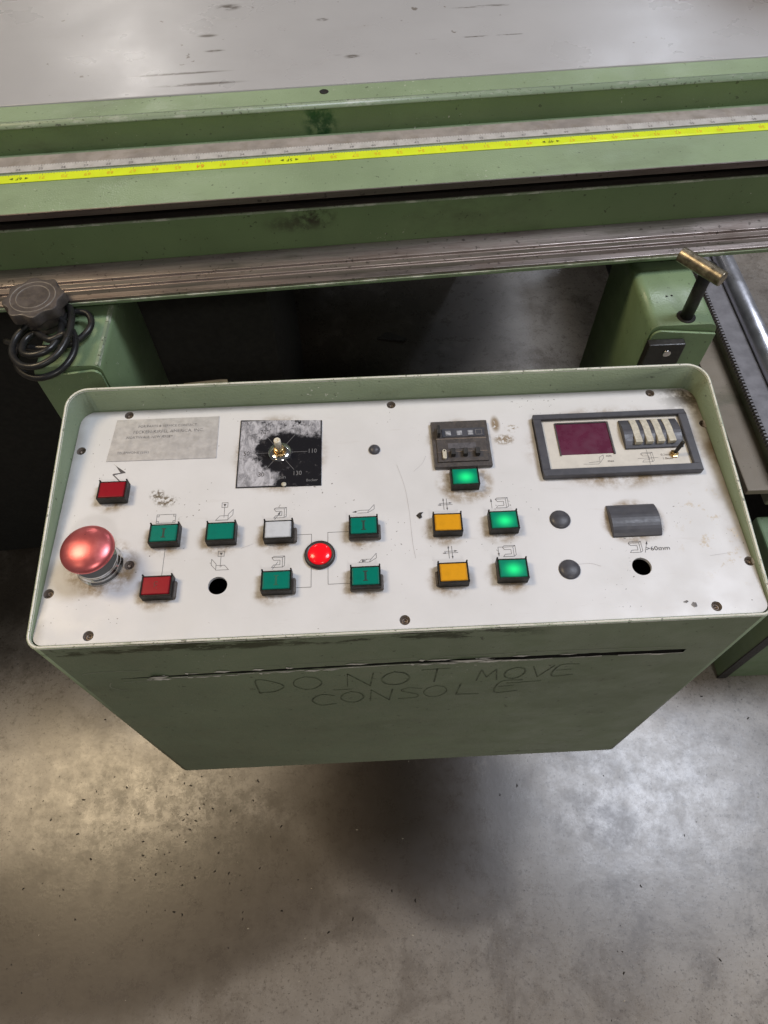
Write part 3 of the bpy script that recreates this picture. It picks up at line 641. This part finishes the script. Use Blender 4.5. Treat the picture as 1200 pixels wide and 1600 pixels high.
# panel with its holes
SCR = [(-.2333, .1166), (.0119, .1160), (.2571, .1172), (-.2750 + .004, .0778), (.2976, .0788), (-.2110, -.0398), (.2974 - .002, -.0614), (-.2723, -.0622), (-.2343, -.0995), (.0119, -.0985), (.2575, -.0990)]
HOL = [(.2071, -.0618, .0079), (-.1370, -.0617, .0078)]
off = Vector((P0.x, 0, 0))
pane = rrect(CX0 + .0036 - P0.x, CX1 - .0036 - P0.x, -.1058, .1225, (.0085, .0085, .0150, .0150), 7)
holed("front_panel", pane, [(x, y, .0042) for x, y in SCR] + [(-.2347, -.0386, .011)] + HOL, .003, M['panel'], con, PM)
back = MB().box(CX0 + .0036 - P0.x, CX1 - .0036 - P0.x, .1218, .1226, -.02, .0002)
back.build("panel_flange", M['cabinet'], con, PM)
s0 = None
for (x, y) in SCR:
    if s0 is None:
        q = MB().lathe([(.00405, -.0002), (.0026, -.0019), (.0026, -.0026)], n=20)
        q.f = q.f[:-2]; q.mi = q.mi[:-2]; q.sm = q.sm[:-2]
        q.lathe([(.0030, -.0034), (.0030, -.0022), (.0014, -.0022), (.0012, -.0032), (.0001, -.0032)], n=18, mi=1)
        s0 = q.build("panel_screw", [M['hole'], M['screw']], con, PM @ Matrix.Translation((x, y, 0))); s0.name = "panel_screw"
    else:
        o = s0.copy(); COL.objects.link(o); o.parent = con; o.matrix_local = PM @ Matrix.Translation((x, y, 0)) @ Matrix.Rotation(random.uniform(0, 6), 4, 'Z')
MB().box(-.268, .296, -.10, .116, -.050, -.048).build("inner_tray", M['black_void'], con, PM)

# rectangular push buttons: housing (part) > lens, glyph (sub-parts)
def lens_mesh():
    b = MB().box(-.01095, .01095, -.0077, .0077, .0060, .0094); return b
def button(pos, lens, glyph=None, skirt=None, label=None, rot=0.0):
    W, D, H = .0122, .0090, .0088
    h = MB()
    h.box(-W, W, -D, -.0079, 0, H); h.box(-W, -.01115, -.0079, D, 0, H); h.box(.01115, W, -.0079, D, 0, H); h.box(-.01115, .01115, .0079, D, 0, H - .0002)
    h.box(-.01115, .01115, -.0079, .0079, 0, .0058)
    for sx in (-1, 1):                   # the two ears at the back corners
        x0 = sx * W if sx < 0 else sx * W - .0013
        h.box(x0, x0 + .0013, D - .0003, D + .0011, .0006, H + .0013)
    o = h.build("push_button", M['housing'], con, PM @ Matrix.Translation((pos[0], pos[1], 0)) @ Matrix.Rotation(rot, 4, 'Z'), bevel=.00035, seg=1)
    if label: o["label"] = label
    lens_mesh().build("lens", lens, o, Matrix.Identity(4), bevel=.0009, seg=3)
    if skirt:
        MB().box(*skirt, 0, .0042).build("skirt", M['skirt'], o, Matrix.Identity(4), bevel=.0012, seg=2)
    if glyph:
        g = MB()
        if glyph[0] == 'I':
            g.box(-.0008, .0008, -.0036, .0036, .0093, .00952); g.box(-.0019, .0019, .0036, .0044, .0093, .00952); g.box(-.0019, .0019, -.0044, -.0036, .0093, .00952)
        else:
            for (x0, x1, y0, y1) in ((-.0014, .0014, .0026, .0034), (-.0018, -.0009, .0006, .0026), (-.0012, .0012, -.0002, .0006), (-.0016, -.0008, -.0018, -.0002), (.0004, .0012, -.0030, -.0022)):
                g.box(x0, x1, y0, y1, .0093, .00952)
        g.build("glyph", glyph[1], o, Matrix.Identity(4))
    return o
B = BUT['sq']; Gl = M['glyph']; SKR = (.0118, .0150, -.0092, .0040); SKW = (-.0128, .0142, -.0098, .0035)
button(B[0], M['lens_red'], label="red push button below the lightning bolt")
button(B[1], M['lens_green'], ('I', Gl), label="green push button with black I")
button(B[2], M['lens_green'], label="plain green push button")
button(B[3], M['lens_white'], skirt=SKR, label="white push button")
button(B[4], M['lens_green'], ('I', M['lens_green']) if False else ('I', simple("glyph_faint", (0.0, 0.12, 0.075), 0.5)), SKR, label="green push button with faint I")
button(B[5], M['lens_green'], ('I', Gl), SKW, label="green push button with black I and skewed base")
button(B[6], M['lens_green'], ('I', Gl), SKW, label="green push button with black I and skewed base")
button(B[7], M['lens_amber'], label="amber push button", rot=rad(-1))
button(B[8], M['lens_amber'], skirt=(-.0142, -.0118, -.0085, .004), label="amber push button")
button(B[9], M['lens_green_lit'], label="lit green push button")
button(B[10], M['lens_green_lit'], label="lit green push button", rot=rad(-1))
button(B[11], M['lens_green_lit'], label="lit green push button under the counter")
button(B[12], M['lens_red'], ('O', M['glyph_red']), (.0118, .0146, -.0090, .0060), label="red push button with worn mark")

T = lambda x, y, z=0: PM @ Matrix.Translation((x, y, z))
ID = Matrix.Identity(4)
# emergency stop
es = MB().lathe([(.0190, 0), (.0190, .0018), (.0172, .0024), (.0172, .0038), (.0182, .0046), (.0182, .0064), (.0168, .0072), (.0168, .0092), (.0176, .0100), (.0172, .0126), (.0150, .0134), (.0146, .0200), (.0128, .0210), (.0128, .0262), (.0150, .0275)], n=56).build("emergency_stop", M['chrome'], con, T(-.2347, -.0386))
es["label"] = "chrome collar with red mushroom cap"
pr = [(.0150, .0270), (.0196, .0284), (.0209, .0294), (.0211, .0302)]
for i in range(1, 15):
    a = i / 14; pr.append((.0211 * math.cos(a * math.pi / 2), .0302 + .0082 * math.sin(a * math.pi / 2)))
MB().lathe(pr, n=64).build("mushroom_cap", M['anodised'], es, Matrix.Translation((.0012, -.0012, 0)) )
# round red lamp
rp = MB().lathe([(.0128, 0), (.0128, .0022), (.0120, .0034), (.0104, .0036), (.0098, .0028)], n=48).build("indicator_lamp", M['black_plastic'], con, T(-.0546, -.0388))
rp["label"] = "round red indicator lamp in black ring"
pr = [(.0098, .0020)] + [(.0098 * math.cos(i / 10 * math.pi / 2), .0030 + .0030 * math.sin(i / 10 * math.pi / 2)) for i in range(11)]
MB().lathe(pr, n=48).build("lamp_dome", M['red_dome'], rp, ID)
# blanking plugs
for (x, y, rr) in ((.1484, -.0151, .0088), (.1480, -.0617, .0088), (-.0057, .0652, .0052)):
    MB().lathe([(rr, 0), (rr, .0006), (rr * .93, .0016), (rr * .6, .0026), (rr * .25, .0031), (.00005, .0032)], n=40).build("blanking_plug", M['grey_plastic'], con, T(x, y))
# curved black cover
pc = []
for i in range(13):
    t = i / 12; pc.append((-.0153 + .0306 * t, .0012 + .0052 * math.sin(math.pi * t) ** .8))
pc = [(-.0153, 0)] + pc + [(.0153, 0)]
MB().profx(pc, -.0207, .0207, sm=False).build("curved_cover", M['grey_plastic'], con, T(.2098, -.0193), bevel=.0005, seg=1)
m = MB()
for i in range(9):
    x = random.uniform(-.015, .016); y = random.uniform(-.013, -.002); m.line([(x, y), (x + random.uniform(-.0015, .0015), y + random.uniform(.003, .009))], .00022, .0062)
m.build("scuff", simple("scuff_grey", (0.13, 0.13, 0.15), 0.5), bpy.data.objects["curved_cover"], ID) if False else None

# maker's plate
mp = MB().prism([(-.2433, .1112), (-.1484, .1108), (-.1478, .0635), (-.2464, .0644)][::-1], 0, .0006).build("maker_plate", M['plate'], con, PM, bevel=.0002, seg=1)
g = MB()
text(g, "FOR PARTS & SERVICE CONTACT", -.1955, .1020, .0036, .0008, -.006, sx=1.0)
text(g, "FECKEN-KIRFEL AMERICA, INC.", -.1940, .0957, .0047, .0008, -.004)
text(g, "NORTHVALE, NEW JERSEY", -.2105, .0898, .0036, .0008, -.004)
text(g, "TELEPHONE (201)", -.2235, .0730, .0037, .0008, -.004)
g.build("plate_lettering", simple("plate_ink", (0.24, 0.23, 0.235), 0.5, 0, 0.5, 500), mp, ID)

# dial with bare potentiometer
dl = MB().prism([(-.0375, .0377), (.0377, .0340), (.0372, -.0375), (-.0377, -.0365)][::-1], 0, .0011).build("speed_dial", M['dial'], con, T(-.0907, .0669), bevel=.0003, seg=1)
g = MB()
for i, s_ in enumerate(("30", "50", "70", "90", "110", "130")):
    a = rad((238, 180, 122, 58, 0, -58)[i])
    text(g, s_, .0300 * math.cos(a) * (1.0 if i != 4 else .97), -.0008 + .0275 * math.sin(a), .0066, .00125, 0, 0 if i in (0, 1, 2) else 1, .85)
    g2 = MB().line([(.0105 * math.cos(a), -.001 + .0105 * math.sin(a)), (.0245 * math.cos(a), -.001 + .0225 * math.sin(a))], .00035, .00125)
    g.add(g2.v, g2.f, 1)
text(g, "m/min", -.0005, -.0275, .0058, .00125, 0, 1, .9)
text(g, "Becker", .0290, -.0320, .0040, .00125, 0, 1, .9)
g.build("dial_print", [M['debris_dark'], M['scale_grey']], dl, ID)
MB().lathe([(.0022, .0011), (.0022, .0016), (.0004, .0017)], (.0045, -.0352, 0), 18).build("plate_screw", M['ivory'], dl, ID)
MB().lathe([(.0102, .0011), (.0102, .0022), (.0052, .0024)], n=36).build("washer", M['chrome'], dl, Matrix.Translation((0, -.0010, 0)))
hexp = [(.0064 * math.cos(rad(60 * i + 12)), -.0010 + .0064 * math.sin(rad(60 * i + 12))) for i in range(6)]
MB().prism(hexp, .0024, .0050).build("hex_nut", M['brass'], dl, ID, bevel=.0004, seg=1)
MB().lathe([(.0046, .005), (.0046, .0082), (.0040, .0086)], (0, -.001, 0), 28).build("bushing", M['brass'], dl, ID)
MB().lathe([(.0031, .0084), (.0031, .0195), (.0027, .0201), (.0010, .0201), (.0009, .0188), (.0001, .0188)], (0, -.001, 0), 28).build("shaft", M['nylon'], dl, ID)

# preset counter
ct = MB().box(-.0258, .0258, -.0252, .0252, 0, .0042).build("preset_counter", M['counter'], con, T(.0724, .0658), bevel=.0010)
ct["label"] = "brown black preset counter with three windows and small levers"
MB().box(-.0222, .0228, -.0205, .0170, .0043, .0056).build("counter_face", M['counter'], ct, ID, bevel=.0005)
MB().box(-.0165, .0218, .0058, .0152, .0057, .0062).build("counter_window", M['counter_window'], ct, ID, bevel=.0003)
for x in (-.0110, -.0008, .0092):
    MB().box(x - .0024, x + .0024, .0072, .0122, .0063, .0066).build("digit_window", simple("digit_haze", (0.30, 0.31, 0.34), 0.4, 0, 0.5, 400), ct, ID)
MB().line([(.0140, .0075), (.0195, .0075), (.0195, .0128), (.0140, .0128), (.0140, .0075)], .0004, .0063).build("counter_mark", M['ink_grey'], ct, ID)
MB().line([(-.0222, .0040), (.0228, .0040)], .0006, .0057).build("face_line", simple("line_tan", (0.24, 0.19, 0.15), 0.5), ct, ID)
MB().line([(-.0222, -.0102), (.0228, -.0102)], .0004, .0057).build("face_line", bpy.data.materials["line_tan"], ct, ID)
MB().box(-.0125, .0128, -.0072, -.0012, .0057, .0060).build("label_strip", simple("strip_haze", (0.115, 0.11, 0.12), 0.3, 0, 0.2, 200), ct, ID)
MB().box(-.0212, -.0183, .0058, .0150, .0057, .0125).build("reset_lever", M['black_plastic'], ct, ID, bevel=.0005)
iv = MB().prism(rrect(-.0180, -.0144, -.0185, -.0085, .0017, 5), .0057, .0078).build("ivory_lever", M['ivory'], ct, ID, bevel=.0003)
MB().lathe([(.0007, .0078), (.0007, .0081), (.0001, .0081)], (-.0162, -.0102, 0), 10).build("lever_hole", M['black_void'], iv, ID)
for x in (-.0086, .0022, .0130):
    MB().box(x - .0021, x + .0021, -.0158, -.0092, .0057, .0102).build("counter_key", M['black_plastic'], ct, ID, bevel=.0005)

# display unit
ox, oy = .2106, .0590
du = MB()
W, D, bz, H = .0700, .0338, .0070, .0062
du.box(-W, W, -D, -D + bz, 0, H); du.box(-W, W, D - bz * .8, D, 0, H); du.box(-W, -W + bz, -D + bz, D - bz * .8, 0, H); du.box(W - bz, W, -D + bz, D - bz * .8, 0, H)
du = du.build("display_unit", M['grey_plastic'], con, T(ox, oy), bevel=.0006, seg=1)
du["label"] = "slate framed display unit with purple window, four ivory thumbwheels and toggle switch"
holed("face_plate", [(-.0632, -.0270), (.0632, -.0270), (.0632, .0284), (-.0632, .0284)], [], .0012, M['cream'], du, Matrix.Translation((0, 0, .0030)))
m = MB(); m.box(-.0505, -.0037, -.0105, .0232, .0030, .00335)
m.build("display_window", M['window'], du, ID)
m = MB(); m.box(-.0515, -.0505, -.0115, .0242, .0030, .0040); m.box(-.0037, -.0022, -.0115, .0242, .0030, .0042); m.box(-.0505, -.0037, .0232, .0245, .0030, .0042)
m.build("window_frame", M['counter'], du, ID)
pc = [(-.0158, .0030)] + [(-.0158 + .0316 * i / 10, .0046 + .0042 * math.sin(math.pi * i / 10)) for i in range(11)] + [(.0158, .0030)]
MB().profx(pc, -.0262, .0262, sm=False).build("thumbwheel_block", M['grey_plastic'], du, Matrix.Translation((.0335, .0083, 0)), bevel=.0004, seg=1)
def thumb(x):
    m = MB(); n_ = 14; wd = .0030
    def f(t):
        y = .0140 - .0245 * t
        zb = .0046 + .0042 * math.sin(math.pi * (.0158 - y) / .0316)
        return y, zb + .0012 - .0009 * math.sin(math.pi * t) + .0022 * max(0, t - .7) / .3
    for i in range(n_):
        (y0, z0), (y1, z1) = f(i / n_), f((i + 1) / n_)
        m.add([(x - wd, y0, z0), (x + wd, y0, z0), (x + wd, y1, z1), (x - wd, y1, z1), (x - wd, y0, z0 - .003), (x + wd, y0, z0 - .003), (x + wd, y1, z1 - .003), (x - wd, y1, z1 - .003)],
              [(0, 3, 2, 1), (0, 4, 7, 3), (1, 2, 6, 5)])
    y, z = f(1); m.box(x - wd, x + wd, y - .0022, y, .0045, z - .0001)
    return m.build("thumbwheel", M['ivory'], du, Matrix.Translation((.0335, .0083, 0)))
for x in (-.0145, -.0045, .0055, .0155): thumb(x)
MB().lathe([(.0040, .003), (.0040, .0048), (.0030, .0050), (.0030, .0062), (.0018, .0066)], n=6, sm=False).build("toggle_nut", M['brass'], du, Matrix.Translation((.0492, -.0147, 0)))
MB().tube([(.0492, -.0147, .0060), (.0510, -.0135, .0105), (.0532, -.0115, .0160), (.0536, -.0111, .0170)], .0017, 14).build("toggle_lever", M['black_plastic'], du, ID)

# printed legends on the panel, one part per symbol
ink = MB(); LW = .00034
def ln(*p, w=LW): ink.line(list(p), w)
def arrow(x, y, dx, dy, l=.0028, wd=.0009):
    h = math.hypot(dx, dy); dx /= h; dy /= h
    ink.tri([(x, y), (x - dx * l - dy * wd, y - dy * l + dx * wd), (x - dx * l + dy * wd, y - dy * l - dx * wd)], .0003)
def done(name="legend_symbol", m=None):
    global ink
    tag(ink.build(name, m or M['ink'], con, PM), kind="stuff" if name == "stray" else None); ink = MB()
ink.tri([(-.2405, .0625), (-.2282, .0530), (-.2270, .0516), (-.2312, .0512), (-.2372, .0600)], .0002)
ink.tri([(-.2278, .0522), (-.2378, .0512), (-.2385, .0497), (-.2300, .0512)], .00026); ink.line([(-.2382, .0505), (-.2312, .0432)], .0009); done("bolt_symbol")
x, y = -.1858, .0027
ln((x - .0080, y - .0042), (x + .0080, y - .0042), (x + .0080, y + .0042), (x - .0080, y + .0042), (x - .0080, y - .0042))
for sx in (-1, 1):
    for sy in (-1, 1): ln((x + sx * .0080, y + sy * .0022), (x + sx * .0062, y + sy * .0022), (x + sx * .0062, y + sy * .0042))
done()
ln((-.1832, -.0262), (-.1832, -.0540)); done("legend_line")
def press(x, y, flip):      # little bench with a boxed arrow above
    ln((x - .0025, y + .0125), (x + .0025, y + .0125), (x + .0025, y + .0172), (x - .0025, y + .0172), (x - .0025, y + .0125))
    arrow(x, y + .0132, 0, -1, .0026, .0012); ln((x, y + .0125), (x, y + .0025))
    s_ = -1 if flip else 1
    ln((x - s_ * .0070, y), (x - s_ * .0035, y + .0042), (x + s_ * .0035, y + .0042), (x + s_ * .0035, y), (x - s_ * .0070, y))
    ln((x + s_ * .0035, y + .0005), (x + s_ * .0075, y + .0048), (x + s_ * .0075, y + .0102), (x + s_ * .0035, y + .0055), (x + s_ * .0035, y + .0005)); done()
press(-.1365, -.0010, False); press(-.1362, -.0480, True)
def cee(x, y, mark=0, go=True):       # open frame seen in oblique view, (x, y) = bottom centre
    for a in ([(-.0052, .0088), (.0036, .0088), (.0036, .0), (-.0052, .0), (-.0036, .0022), (.0016, .0022), (.0016, .0064), (-.0036, .0064), (-.0052, .0088)], [(.0036, .0088), (.0054, .0100), (.0054, .0012), (.0036, .0)], [(-.0052, .0088), (-.0036, .0100), (.0054, .0100)]):
        ln(*[(x + u, y + v) for u, v in a])
    if mark: ln((x - .0045, y - .0016), (x, y + .0050))
    if mark == 2: arrow(x + .0005, y + .0064, .5, 1, .0036, .0010)
    if go: done()
cee(-.0888, -.0012, 2); cee(-.0890, -.0478, 1)
def bench(x, y, s_):        # bench with an arrow
    ln((x - .0055, y), (x + .0030, y), (x + .0045, y + .0025), (x + .0090, y + .0078), (x + .0090, y + .0035), (x + .0035, y), ); ln((x - .003, y + .0026), (x + .0045, y + .0026))
    if s_: ln((x - .0080, y + .0014), (x - .003, y + .0026)); arrow(x - .0100, y + .0010, -1, -.1, .0036, .0009)
    else: ln((x - .0055, y), (x - .003, y + .0026)); arrow(x + .0008, y + .0012, 1, 0, .0036, .0009)
    done()
bench(-.0172, .0000, True); bench(-.0172, -.0468, False)
# lines linking four buttons round the red lamp
for q in ([(-.0740, -.0185), (-.0617, -.0185), (-.0617, -.0285)], [(-.0480, -.0285), (-.0480, -.0175), (-.0305, -.0175)], [(-.0740, -.0668), (-.0617, -.0668), (-.0617, -.0492)], [(-.0480, -.0492), (-.0480, -.0650), (-.0305, -.0650)]):
    ln(*q); done("legend_line")
def cross(x, y):
    ln((x - .0014, y - .0055), (x - .0014, y + .0055), w=.0004); ln((x + .0014, y - .0055), (x + .0014, y + .0055), w=.0004)
    ln((x - .0062, y - .0006), (x + .0062, y - .0006)); ln((x - .005, y + .0010), (x + .0050, y + .0010))
    arrow(x - .0014, y + .0062, 0, 1, .0026, .0007); arrow(x + .0014, y - .0062, 0, -1, .0026, .0007); arrow(x - .0065, y - .0006, -1, 0, .0026, .0007); arrow(x + .0060, y + .0010, 1, 0, .0026, .0007)
    done()
cross(.0528, .0050); cross(.0530, -.0412)
cee(.1014, -.0010, go=False); ln((.0925, -.001), (.0925, .006)); arrow(.0925, .0085, 0, 1, .003, .0008); done()
cee(.1014, -.0475, go=False); ln((.0926, -.0440), (.0926, -.0385), (.0958, -.0385)); arrow(.0926, -.0470, 0, -1, .003, .0008); done()
cee(.2058, -.0490, go=False); ln((.2128, -.0495), (.2160, -.0405)); arrow(.2165, -.0390, .35, 1, .003, .0008); done()
text(ink, ">60mm", .2240, -.0462, .0054, .0003, sx=1.2); done("legend_text")
ink = MB()
def unit_sym(cx, cy, fn):
    global ink
    fn(cx, cy); ink.v = [(a - ox, b - oy, c + .0030) for a, b, c in ink.v]; ink.build("unit_symbol", M['ink_grey'], du, ID); ink = MB()
def f1(cx, cy):
    cee(cx - .0095, cy - .0045, go=False); ln((cx - .018, cy - .0004), (cx, cy - .0004)); ln((cx - .0085, cy - .0075), (cx - .0085, cy + .0085)); text(ink, "0,1mm", cx + .0075, cy + .0024, .0034, .0003); text(ink, "1,0mm", cx + .0082, cy - .0016, .0034, .0003)
def f2(cx, cy):
    ln((cx - .012, cy - .0030), (cx + .001, cy - .0035), (cx + .0035, cy - .0015), (cx + .0070, cy + .0030), (cx + .0070, cy + .0060), (cx + .0030, cy + .0035), (cx + .0030, cy - .0010), (cx - .007, cy - .0016)); text(ink, "mm", cx + .0118, cy + .0048, .0034, .0003); text(ink, "max", cx + .0125, cy - .0008, .0034, .0003)
unit_sym(ox + .0345, oy - .0170, f1); unit_sym(ox - .0205, oy - .0180, f2)
sc = MB()
for pts in ([(.0135, .048), (.0190, .025), (.0215, .000), (.0225, -.03), (.0240, -.045)], [(.028, .040), (.036, .048), (.04, .056)], [(.15, -.058), (.165, -.057), (.174, -.060)], [(-.11, -.025), (-.12, -.029)], [(.265, -.055), (.282, -.053)]):
    q = crom([(a, b, 0) for a, b in pts], 5); sc.line([(v.x, v.y) for v in q], .00022)
tag(sc.build("panel_scratch", simple("scratch_grey", (0.46, 0.44, 0.44), 0.5), con, PM), kind="stuff")
MB().add([(.0270, -.0050, .0003), (.0298, -.0085, .0006), (.0322, -.0070, .0003), (.0315, -.0045, .0005), (.0335, -.0018, .0003), (.0300, -.0025, .0008)], [(0, 1, 2, 3, 4, 5)]).build("paint_chip", M['debris_dark'], con, PM)
MB().add([(.2490, -.0935, .0003), (.2520, -.0960, .0005), (.2555, -.0975, .0009), (.2585, -.0985, .0004), (.2590, -.0945, .0010), (.2550, -.0925, .0004)], [(0, 1, 2, 3, 4, 5)]).build("paint_chip", M['ink_grey'], con, PM) if False else None
for q in ([(.2318, -.0942), (.2350, -.0950), (.2366, -.0938), (.2352, -.0930)], [(.2378, -.0968), (.2400, -.0990), (.2424, -.0984), (.2420, -.0955), (.2398, -.0945)]):
    MB().add([(u, v, .0003 + .0004 * (i % 2)) for i, (u, v) in enumerate(q)], [tuple(range(len(q)))]).build("paint_chip", M['ink_grey'], con, PM)
# scrap of card tucked behind the back rim
m = MB(); m.add([tuple(Vector(v) - L0) for v in ((-.168, .4350, .930), (-.128, .4350, .930), (-.128, .4353, .9395), (-.134, .4353, .9398), (-.168, .4353, .9365))], [(0, 1, 2, 3, 4)])
m.add([tuple(Vector(v) - L0) for v in ((-.168, .4358, .930), (-.128, .4358, .930), (-.128, .4362, .9395), (-.134, .4362, .9398), (-.168, .4361, .9365))], [(4, 3, 2, 1, 0)])
m.build("card_scrap", M['card'], con)

# ------------------------------------------------------------------ loose bits on the floor
db = MB()
for i in range(420):
    if random.random() < .55: x, y = random.gauss(-.42, .13), random.gauss(.19, .08)
    else: x, y = random.uniform(-.75, .75), random.uniform(-.16, .45)
    s_ = random.choice((.0005, .0006, .0008, .0010, .0013, .0020)); a = random.uniform(0, 6.28); e = random.uniform(1, 1.9); mi = 1 if random.random() < .16 else 0
    if mi: s_ = min(s_, .0012)
    ca, sa = math.cos(a), math.sin(a); pt = lambda u, v, z: (x + ca * u * s_ * e - sa * v * s_, y + sa * u * s_ * e + ca * v * s_, z * s_)
    db.add([pt(-1, -.7, .05), pt(1, -.4, .05), pt(.5, .8, .05), pt(-.6, .6, .05), pt(.1, .1, .9)], [(0, 1, 4), (1, 2, 4), (2, 3, 4), (3, 0, 4)], mi)
tag(db.build("floor_debris", [M['debris_dark'], M['debris_pale']]), "scattered dark grit and pale chips on the concrete floor", "debris", kind="stuff")
sp = MB().prism([(.030, 1.455), (.105, 1.440), (.115, 1.452), (.060, 1.480)], .001, .006).build("plastic_scrap", M['black_plastic'], bevel=.001)
tag(sp, "small black strip of scrap lying on the dark floor under the bed", "scrap")
